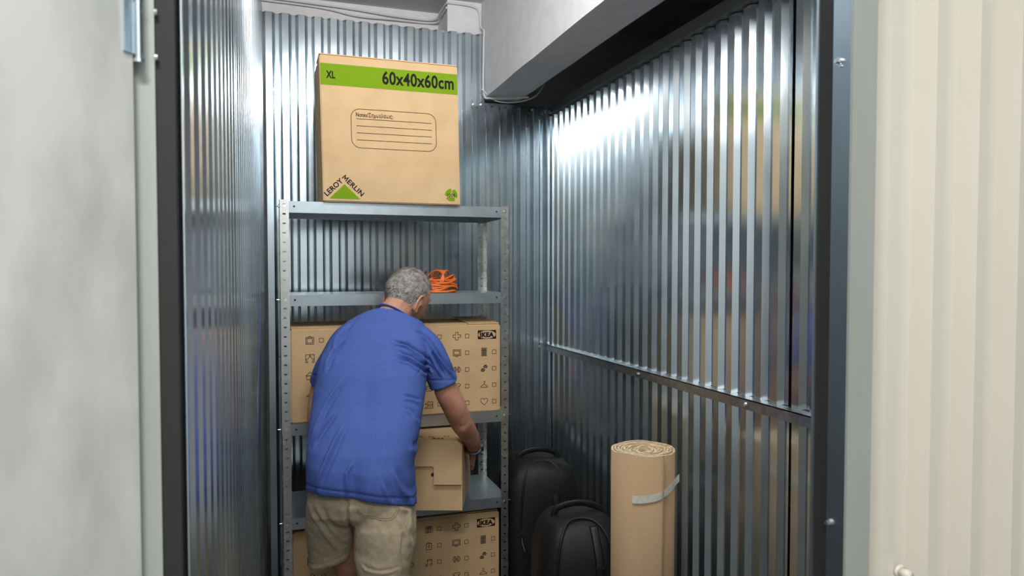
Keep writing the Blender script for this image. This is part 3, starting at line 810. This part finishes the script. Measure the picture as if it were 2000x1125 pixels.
def bag(loc, rz, w, d, h, label, seed, e1, e2):
    g = tag(empty('travel_bag', loc, rz), label, 'bag')
    v, f = superbox(w, d, h, e1, e2, seed=seed); obj('bag_body', mesh('bag_body', v, f), BAGM, g, True)
    # handle strap over the top
    pts = resample([(-.10, -.03, h * .93), (-.085, -.035, h + .012), (0, -.04, h + .035), (.085, -.035, h + .012), (.10, -.03, h * .93)], 6)
    vv, ff = tube(pts, [(.005, .014)] * len(pts), 8); obj('handle', mesh('handle', vv, ff), STRAPM, g, True)
    # zip running over the front shoulder
    pts = resample([(-w * .30, -d * .47, h * .52), (-w * .29, -d * .485, h * .72), (-w * .24, -d * .43, h * .90), (-w * .12, -d * .30, h * .985), (w * .12, -d * .30, h * .985), (w * .26, -d * .42, h * .90), (w * .33, -d * .475, h * .70)], 6)
    vv, ff = tube(pts, .005, 8); z = obj('zip', mesh('zip', vv, ff), STRAPM, g, True)
    b = MB(); q = (-w * .30, -d * .49, h * .52)
    b.box(q[0] - .008, q[0] + .008, q[1] - .014, q[1] - .003, q[2] - .004, q[2] + .022)
    b.tube([(q[0], q[1] - .010, q[2] + .002), (q[0] + .004, q[1] - .013, q[2] - .02), (q[0] + .016, q[1] - .014, q[2] - .060)], [.0045, .0060, .004], 8)
    b.build('zip_pull', BOLT, z, bevel=0)
    # strap with slider buckles down the front
    pts = resample([(w * .18, -d * .49, h * .12), (w * .17, -d * .51, h * .45), (w * .16, -d * .50, h * .75), (w * .12, -d * .36, h * .96)], 6)
    vv, ff = tube(pts, [(.003, .016)] * len(pts), 8); s_ = obj('strap', mesh('strap', vv, ff), STRAPM, g, True)
    b = MB(); b.box(w * .17 - .018, w * .17 + .018, -d * .51 - .012, -d * .51 - .004, h * .45, h * .45 + .016); b.box(w * .165 - .018, w * .165 + .018, -d * .50 - .012, -d * .50 - .004, h * .72, h * .72 + .012); b.build('buckle', mat('dark_chrome', (.35, .36, .38), .25, 1), s_)
    return g
bag((1.185, 3.21, 0), radians(-8), .36, .36, .695, 'tall black travel bag standing in the back corner behind the other bag', 1, .45, .5)
bag((1.165, 2.68, 0), radians(-14), .36, .40, .605, 'lower black travel bag with rounded top beside the cardboard roll', 6, .62, .6)

# ------------------------------------------------------------------ the man
man = tag(empty('person', (.282, 2.512, 0), -radians(18.3)), 'grey-haired man in blue t-shirt and khaki shorts leaning to slide a box', 'person')
TORSO = [(0.800, .006, .185, -.029, .152, .15, .26), (0.850, .004, .184, -.026, .158, .10, .16), (0.921, 0, .181, -.019, .162, .05), (0.97, .002, .185, -.002, .160, .02), (1.001, .002, .191, .019, .157, 0), (1.041, .003, .195, .045, .152, 0),
         (1.08, .004, .198, .076, .147, 0), (1.12, .005, .200, .108, .143, 0), (1.163, .007, .200, .134, .139, 0), (1.207, .008, .199, .155, .135, 0), (1.25, .009, .198, .187, .130, 0), (1.285, .014, .194, .218, .125, 0),
         (1.322, .022, .184, .240, .118, 0), (1.359, .028, .163, .261, .108, 0), (1.382, .033, .142, .278, .096, 0, .09), (1.394, .041, .120, .280, .083, .03, .24), (1.400, .055, .096, .281, .069, .12, .40), (1.403, .066, .074, .283, .059, .20, .52)]
RARM = [(.135, .262, 1.315, .040), (.190, .246, 1.275, .040), (.232, .246, 1.205, .038), (.261, .250, 1.145, .043), (.272, .256, 1.115, .0465), (.299, .280, 1.05, .0465), (.323, .328, .978, .0435), (.336, .365, .947, .041), (.351, .42, .903, .037), (.358, .462, .868, .032), (.360, .500, .838, .0275)]
LARM = [(-.09, .279, 1.300, .042), (-.150, .318, 1.245, .042), (-.205, .360, 1.177, .042), (-.240, .392, 1.117, .044), (-.252, .368, .99, .042), (-.226, .385, .918, .040), (-.145, .44, .862, .034), (-.046, .505, .824, .0285)]
body = MB()
def addc(pts, n=16, k=4):
    q = resample(pts, k); v, f = capsule([p[:3] for p in q], [p[3] for p in q], n); body.add(v, f)
# trunk inside the shirt
v, f = rings([(q[0], q[1], q[2] * .88, q[3], q[4] * .86, 0) for q in TORSO for z in q[:1] if .84 < z < 1.39] , 32); body.add(v, f)
v, f = rings([(.765, 0, .10, -.01, .08, 0), (.80, 0, .140, -.015, .095, 0), (.86, .002, .148, -.015, .11, 0), (.95, .002, .155, -.01, .125, 0)], 32); body.add(v, f)
addc([(.052, .268, 1.385, .062), (.072, .282, 1.415, .060), (.094, .304, 1.455, .060), (.106, .318, 1.48, .058)])
addc(RARM); addc(LARM)
addc([(.318, .310, 1.000, .018), (.326, .298, .972, .022), (.330, .318, .948, .018)], 12)
# legs: right leg nearer the viewer, left leg a step forward
addc([(.088, -.03, .80, .098), (.086, -.05, .66, .082), (.083, -.060, .52, .062), (.083, -.035, .46, .055), (.083, -.055, .34, .058), (.083, -.045, .20, .042), (.083, -.035, .085, .038)])
addc([(-.095, 0, .80, .098), (-.085, .04, .66, .080), (-.068, .085, .52, .060), (-.064, .105, .46, .054), (-.062, .085, .34, .057), (-.06, .095, .20, .042), (-.06, .105, .085, .038)])
for cx, cy in ((.083, -.035), (-.06, .105)):
    addc([(cx, cy - .03, .04, .032), (cx, cy + .06, .045, .036), (cx + .004, cy + .15, .03, .028)], 14)

# head
HM = Matrix.Translation((.112, .330, 1.478)) @ Euler((radians(-27), radians(3), radians(-38)), 'XYZ').to_matrix().to_4x4()
def head_pt(d, grow=0.0):
    x, y, z = d
    px, py, pz = .077 * x, .096 * y, .106 * z
    if z < 0:
        k = (-z); px *= 1 - .22 * k; pz *= 1 + .14 * max(0, y); py = py * (1 - .10 * k) + .012 * k
        if y < 0: py *= 1 - .25 * k
    if y > .2:  # face relief
        def g(cx, cz, sx, sz): return math.exp(-((x - cx) / sx) ** 2 - ((z - cz) / sz) ** 2)
        py += .034 * g(0, -.24, .13, .13) + .016 * g(0, -.02, .10, .2) - .013 * (g(.38, .02, .16, .10) + g(-.38, .02, .16, .10)) + .010 * (g(.38, .20, .24, .08) + g(-.38, .20, .24, .08))
        py += .011 * (g(0, -.50, .24, .045) + g(0, -.62, .22, .045)) - .008 * g(0, -.56, .26, .022) + .010 * g(0, -.86, .26, .14)
    q = Vector((px, py, pz))
    if grow: q += Vector((x / .077, y / .096, z / .106)).normalized() * grow
    return q
def sphere_dirs(nu, nv):
    D = []
    for j_ in range(nv + 1):
        ph = -pi / 2 + pi * j_ / nv
        for i in range(nu):
            t = 2 * pi * i / nu; D.append((cos(ph) * cos(t), cos(ph) * sin(t), sin(ph)))
    return D
NU, NV = 72, 48
DIRS = sphere_dirs(NU, NV)
v = [HM @ head_pt(d) for d in DIRS]
f = [(j_ * NU + i, j_ * NU + (i + 1) % NU, (j_ + 1) * NU + (i + 1) % NU, (j_ + 1) * NU + i) for j_ in range(NV) for i in range(NU)]
body.add(v, f)
# ears: rim and bowl
for s_ in (-1, 1):
    rim = []
    for k in range(13):
        t = radians(-120 + 300 * k / 12)
        rim.append(HM @ Vector((s_ * (.079 + .010 * sin(t * .5 + 1.2) ** 2 + (.006 if 2 < k < 9 else 0)), -.004 - .020 * cos(t) - .003, -.030 + .034 * sin(t))))
    vv, ff = capsule(rim, [.0052] * 13, 8); body.add(vv, ff)
    vv, ff = capsule([HM @ Vector((s_ * .074, -.004, -.054)), HM @ Vector((s_ * .077, -.008, -.030)), HM @ Vector((s_ * .079, -.010, -.006))], [(.005, .010), (.006, .017), (.005, .013)], 10); body.add(vv, ff)
    vv, ff = capsule([HM @ Vector((s_ * .073, 0, -.066)), HM @ Vector((s_ * .076, -.002, -.054))], [.006, .007], 8); body.add(vv, ff)
# eyelids above and below each eye
for s_ in (-1, 1):
    for zz, bow in ((.0085, .003), (-.0045, -.002)):
        vv, ff = capsule([HM @ Vector((s_ * .018, .0790, .002)), HM @ Vector((s_ * .029, .0805, zz + bow)), HM @ Vector((s_ * .040, .0750, .002))], [.0028, .0036, .0028], 8); body.add(vv, ff)
# hands: flat palm, four bent fingers and a thumb each, closed on the sides of the box
def hand(W0, h, wdir, inn):
    W0 = Vector(W0); h = Vector(h).normalized(); inn = Vector(inn).normalized(); wd = Vector(wdir); wd = (wd - h * wd.dot(h) - inn * wd.dot(inn)).normalized()
    palm = []
    for t, wid in ((0, .027), (.03, .034), (.06, .041), (.088, .040)):
        palm.append((W0 + h * t + inn * .002, (wid, .0135)))
    pts = [q[0] for q in palm]
    # explicit flat rings
    v = []; f = []; n = 16
    for c0, (a, b_) in palm:
        for k in range(n):
            w = 2 * pi * k / n; v.append(c0 + wd * (a * cos(w)) + inn * (b_ * sin(w)))
    for i in range(3):
        for k in range(n):
            q = (k + 1) % n; f.append((i * n + k, i * n + q, (i + 1) * n + q, (i + 1) * n + k))
    f += [tuple(reversed(range(n))), tuple(3 * n + k for k in range(n))]
    body.add(v, f)
    for k, (off, ln) in enumerate(((.030, .072), (.0105, .080), (-.0095, .074), (-.029, .058))):
        base = W0 + h * .078 + wd * off; dirs = [(h + wd * off * 2.2).normalized()]
        p1 = base + dirs[0] * ln * .5; d2 = (dirs[0] + inn * .10).normalized(); p2 = p1 + d2 * ln * .30; d3 = (dirs[0] + inn * .22).normalized(); p3 = p2 + d3 * ln * .24
        vv, ff = capsule([base - h * .02, base, p1, p2, p3], [.0088, .0095, .0086, .0078, .0068], 10); body.add(vv, ff)
    b0 = W0 + h * .022 + wd * .026; d = (h * .55 + wd * .75 + inn * .08).normalized()
    p1 = b0 + d * .034; d2 = (h * .9 + wd * .45 + inn * .15).normalized(); p2 = p1 + d2 * .028; p3 = p2 + (h + inn * .25 + wd * .25).normalized() * .022
    vv, ff = capsule([b0 - d * .01, b0, p1, p2, p3], [.013, .0135, .0105, .0098, .0082], 10); body.add(vv, ff)
hand((.3560, .508, .832), (-.02, .78, -.62), (0, .62, .78), (-1, 0, 0))
hand((-.040, .513, .820), (.10, .78, -.62), (0, .62, .78), (1, 0, 0))
bm_ = remesh(body, .0042, 5, .5)
obj('body', bm_, SKIN, man, True)
for s_ in (-1, 1):
    bm = bmesh.new(); bmesh.ops.create_uvsphere(bm, u_segments=12, v_segments=8, radius=.0120); me = bpy.data.meshes.new('eye'); bm.to_mesh(me); bm.free()
    e_ = obj('eye', me, EYEW, man, True, loc=HM @ Vector((s_ * .029, .0700, .003)))

    b = MB(); b.cyl((0, .0112, 0), (0, .0124, 0), .0052, 14); ir = b.build('iris', mat('brown_iris', (.06, .035, .02), .2), e_); e_.rotation_euler = HM.to_euler()
    q = resample([tuple(HM @ head_pt((s_ * .20, sqrt(1 - .04 - .05), .22), .001)), tuple(HM @ head_pt((s_ * .38, sqrt(1 - .145 - .073), .27), .001)), tuple(HM @ head_pt((s_ * .56, sqrt(1 - .314 - .05), .22), .001))], 6)
    vv, ff = tube(q, [(.0022, .0042)] * len(q), 6); obj('eyebrow', mesh('eyebrow', vv, ff), HAIR, man, True)

# hair: a close cap plus short strands
def in_hair(d):
    x, y, z = d
    if y > .25: return z > .50 + .15 * y
    if y > -.10: return z > .02 + .9 * (y + .10) if abs(x) > .6 else z > .2
    return z > -.80 + .34 * abs(x) + (.55 * max(0, y + .45))
vi = {}; hv = []; hf = []
for j_ in range(NV):
    for i in range(NU):
        q = (j_ * NU + i, j_ * NU + (i + 1) % NU, (j_ + 1) * NU + (i + 1) % NU, (j_ + 1) * NU + i)
        if all(in_hair(DIRS[k]) for k in q):
            for k in q:
                if k not in vi:
                    d = DIRS[k]; fade = .35 if not all(in_hair((d[0], d[1], d[2] - .12)) for _ in (0,)) else 1
                    vi[k] = len(hv); hv.append(HM @ (head_pt(d, (.0045 + .0028 * noise.noise(Vector(d) * 9) + .004 * max(0, d[2])) * fade + .0008)))
            hf.append(tuple(vi[k] for k in q))
nm = len(hf); inner = {}
rnd = random.Random(11); tries = 0; cnt = 0
while cnt < 9000 and tries < 90000:
    tries += 1
    a = Vector((rnd.gauss(0, 1), rnd.gauss(0, 1), rnd.gauss(0, 1))).normalized()
    if not in_hair(a): continue
    cnt += 1
    root = head_pt(a, .001); nrm = Vector((a.x / .077, a.y / .096, a.z / .106)).normalized()
    down = Vector((rnd.uniform(-.5, .5), .2 + rnd.uniform(-.5, .3) - (.6 if a.y < 0 else 0), -.55 + rnd.uniform(-.4, .4)))
    tng = (down - nrm * down.dot(nrm)).normalized(); ln = (.007 + .006 * max(0, a.z + .2)) * rnd.uniform(.7, 1.4)
    ln *= 1.25; tip = root + nrm * (ln * .42 + .003) + tng * ln * .95; root = root + nrm * .003; sd = nrm.cross(tng).normalized() * .0008
    k = len(hv); hv += [HM @ (root + sd), HM @ (root - sd), HM @ tip]; hf.append((k, k + 1, k + 2))
me = mesh('hair', hv, hf); o = obj('hair', me, [HAIR, STRAND, STRANDD], man, True)
me.polygons.foreach_set('material_index', [0] * nm + [1 if (k * 7919) % 100 < 78 else 2 for k in range(len(hf) - nm)])

# t-shirt
sh = MB()
v, f = rings(TORSO, 56, 2.35); sh.add(v, f)
def addsh(pts, n=24):
    q = resample(pts, 5); v, f = tube([p[:3] for p in q], [p[3] for p in q], n); sh.add(v, f)
addsh([(.09, .268, 1.335, .060), (.150, .255, 1.320, .060), (.196, .242, 1.282, .0605), (.231, .239, 1.220, .0580), (.255, .244, 1.165, .0565), (.262, .247, 1.146, .0575)])
addsh([(-.06, .272, 1.335, .062), (-.115, .290, 1.305, .062), (-.168, .327, 1.240, .058), (-.212, .362, 1.175, .056), (-.236, .386, 1.127, .055)])
me = remesh(sh, .0036, 8, .5)
for v, nv in zip(me.vertices, [q.normal.copy() for q in me.vertices]):   # the cloth hangs: buttock and back relief
    x, y, z = v.co
    if nv.y < .2:
        v.co.y -= .020 * math.exp(-((x - .095) / .07) ** 2 - ((z - .87) / .075) ** 2) + .016 * math.exp(-((x + .09) / .07) ** 2 - ((z - .87) / .075) ** 2)
        v.co.y += .012 * math.exp(-((x - .01) / .03) ** 2 - ((z - .86) / .10) ** 2)
        v.co.y += .010 * math.exp(-((x - .02) / .035) ** 2 - ((z - 1.16) / .14) ** 2)
    v.co += nv * .0022 * noise.noise(v.co * 11)
    if z < .93: v.co += nv * .006 * noise.noise(Vector((x * 22, y * 22, z * 5))) * (.93 - z) / .12
crease(me, [([(.084, 1.316), (.138, 1.301), (.189, 1.265), (.222, 1.214)], .0055, .008, .009), ([(.099, 1.283), (.157, 1.26), (.203, 1.225), (.222, 1.196)], .0055, .009, .010), ([(.09, 1.262), (.15, 1.245), (.190, 1.218), (.214, 1.185)], .005, .005, .006),
            ([(.155, 1.352), (.208, 1.316), (.236, 1.272)], .006, .006, .008), ([(.222, 1.29), (.262, 1.234), (.307, 1.168)], .006, .009, .011), ([(.214, 1.275), (.236, 1.228), (.263, 1.178)], .006, .007, .009),
            ([(-.074, 1.199), (-.118, 1.12), (-.158, 1.015)], .008, .006, .004), ([(-.082, 1.102), (-.117, 1.05), (-.147, .994)], .007, .008, .005), ([(-.045, 1.061), (-.076, .975), (-.117, .864)], .009, .009, .004),
            ([(-.083, 1.382), (-.123, 1.339), (-.134, 1.295)], .007, .006, .007), ([(-.10, 1.33), (-.135, 1.28), (-.150, 1.22)], .007, .006, .008), ([(.175, .992), (.186, .949), (.190, .905)], .007, .005, .006), ([(.127, .932), (.153, .864), (.178, .812)], .009, .008, .004),
            ([(.10, .90), (.118, .85), (.125, .81)], .008, .004, .003), ([(-.01, .847), (-.014, .924), (.006, .958)], .008, .006, .002), ([(.150, 1.10), (.175, 1.08), (.192, 1.045)], .006, .005, .004), ([(.14, 1.135), (.17, 1.125), (.195, 1.11)], .006, .005, .004)])
# hems and seams pressed into the cloth
def press(me, fn, w, h):
    me.update()
    for v, nv in zip(me.vertices, [q.normal.copy() for q in me.vertices]):
        e = fn(v.co)
        if abs(e) < 3 * w: v.co -= nv * h * math.exp(-(e / w) ** 2)
press(me, lambda c: (c.z - (.826 - .14 * (c.x - .006) - .22 * (c.y + .029))) if c.z < .92 else 9, .0035, .0028)
press(me, lambda c: (c.z - 1.168) if (c.x > .205 and c.z < 1.21) or (c.x < -.205) else 9, .0035, .0025)
press(me, lambda c: (c.x - .7 * (c.z - 1.25) - .213) if (1.20 < c.z < 1.30 and c.x > .15) else 9, .0032, .0018)
obj('t_shirt', me, SHIRT, man, True)
# ribbed neckband
ax = Vector((.036, .042, .070)).normalized(); c0 = Vector((.069, .279, 1.408)); e1 = Vector((1, 0, 0)); e1 = (e1 - ax * e1.dot(ax)).normalized(); e2 = ax.cross(e1)
pts = [c0 + e1 * (.0650 * cos(2 * pi * k / 28)) + e2 * (.0635 * sin(2 * pi * k / 28)) for k in range(28)]
v, f = tube(pts, [(.0028, .0075)] * 28, 8, True); obj('neckband', mesh('neckband', v, f), SHIRT, man, True)

# shorts
so = MB()
v, f = rings([(.92, .002, .160, -.012, .122, 0), (.85, .003, .170, -.022, .132, 0), (.80, .004, .179, -.028, .140, 0), (.76, .004, .182, -.028, .130, 0), (.73, .004, .165, -.022, .105, 0)], 48, 2.5); so.add(v, f)
def leg(rr):
    v, f = rings(rr, 36, 2.2); so.add(v, f)
leg([(.80, .088, .094, -.036, .124, 0), (.72, .089, .106, -.048, .124, 0), (.64, .088, .102, -.060, .112, 0), (.57, .084, .090, -.066, .102, 0), (.50, .082, .082, -.066, .098, 0), (.455, .082, .082, -.066, .098, 0)])
leg([(.80, -.094, .088, -.024, .122, 0), (.72, -.097, .098, .000, .117, 0), (.65, -.107, .094, .026, .107, -.1), (.60, -.113, .088, .045, .10, -.22), (.552, -.121, .080, .05, .098, -.29)])
me = remesh(so, .0050, 12, .5)
for v, nv in zip(me.vertices, [q.normal.copy() for q in me.vertices]):
    v.co += nv * (.005 * noise.noise(Vector((v.co.x * 8, v.co.y * 8, v.co.z * 14))) + .002 * noise.noise(v.co * 38))
crease(me, [([(.134, .786), (.169, .719), (.185, .652)], .007, .007, .005), ([(.150, .80), (.178, .77), (.186, .72)], .006, .006, .006), ([(.155, .72), (.15, .65), (.158, .60)], .006, .005, .005),
            ([(-.15, .79), (-.11, .72), (-.07, .62)], .012, .007, .006), ([(-.13, .82), (-.10, .75), (-.06, .66)], .012, .006, .006), ([(.022, .614), (.045, .598), (.10, .592), (.155, .598)], .005, .005, .004)], .55)
press(me, lambda c: (c.z - (.577 + .29 * (c.x + .121))) if c.x < -.02 and c.z < .64 else 9, .003, .003)
press(me, lambda c: (c.x + .018) if c.z < .83 and c.y < -.02 else 9, .006, .012)
obj('shorts', me, SHORTS, man, True)
# stitched back pocket and hem lines lie on the cloth
from mathutils.bvhtree import BVHTree
bv = BVHTree.FromPolygons([v.co.copy() for v in me.vertices], [tuple(p.vertices) for p in me.polygons])
def stitch(name, pts, r=.0011):
    q = resample(pts, 8); out = []
    for x, z in q:
        h = bv.ray_cast(Vector((x, -.6, z)), Vector((0, 1, 0)))
        if h[0] is not None: out.append(h[0] + h[1] * .0004)
    v, f = tube(out, r, 6); return obj(name, mesh(name, v, f), SEAM, man, True)
stitch('pocket_seam', [(.016, .806), (.030, .778), (.071, .770), (.128, .764), (.150, .795)])
stitch('pocket_seam', [(.022, .806), (.034, .784), (.071, .776), (.124, .770), (.143, .795)], .0008)
stitch('hem_seam', [(-.185, .544), (-.12, .562), (-.065, .578)], .0009)
for cx, cy in ((.083, -.035), (-.06, .105)):
    b = MB(); q = resample([(cx, cy - .062, .045, .026), (cx, cy - .04, .05, .043), (cx, cy + .05, .05, .047), (cx + .004, cy + .13, .036, .045), (cx + .006, cy + .19, .03, .026)], 4)
    v, f = tube([p_[:3] for p_ in q], [(min(p_[3], .042), p_[3]) for p_ in q], 16); v = [(a, b_, max(.0, c_ - .0)) for a, b_, c_ in v]; obj('shoe', mesh('shoe', v, f), SHOEM, man, True)
# wristwatch
wc = Vector((.3605, .490, .845)); ax = Vector((.03, .76, -.64)).normalized(); e1 = Vector((1, 0, 0)); e1 = (e1 - ax * e1.dot(ax)).normalized(); e2 = ax.cross(e1)
pts = [wc + e1 * (.0315 * cos(2 * pi * k / 28)) + e2 * (.0308 * sin(2 * pi * k / 28)) for k in range(28)]
v, f = tube(pts, [(.0035, .010)] * 28, 8, True)
wt = obj('wristwatch', mesh('wristwatch', v, f), WATCHM, man, True)
b = MB(); c0 = wc + e1 * .033; b.cyl(c0, c0 + e1 * .009, .019, 20); b.build('watch_case', WATCHM, wt)
b = MB(); c1 = wc - e1 * .010 - e2 * .033; b.cyl(c1, c1 - e2 * .004, .006, 8); b.build('watch_buckle', BOLT, wt)
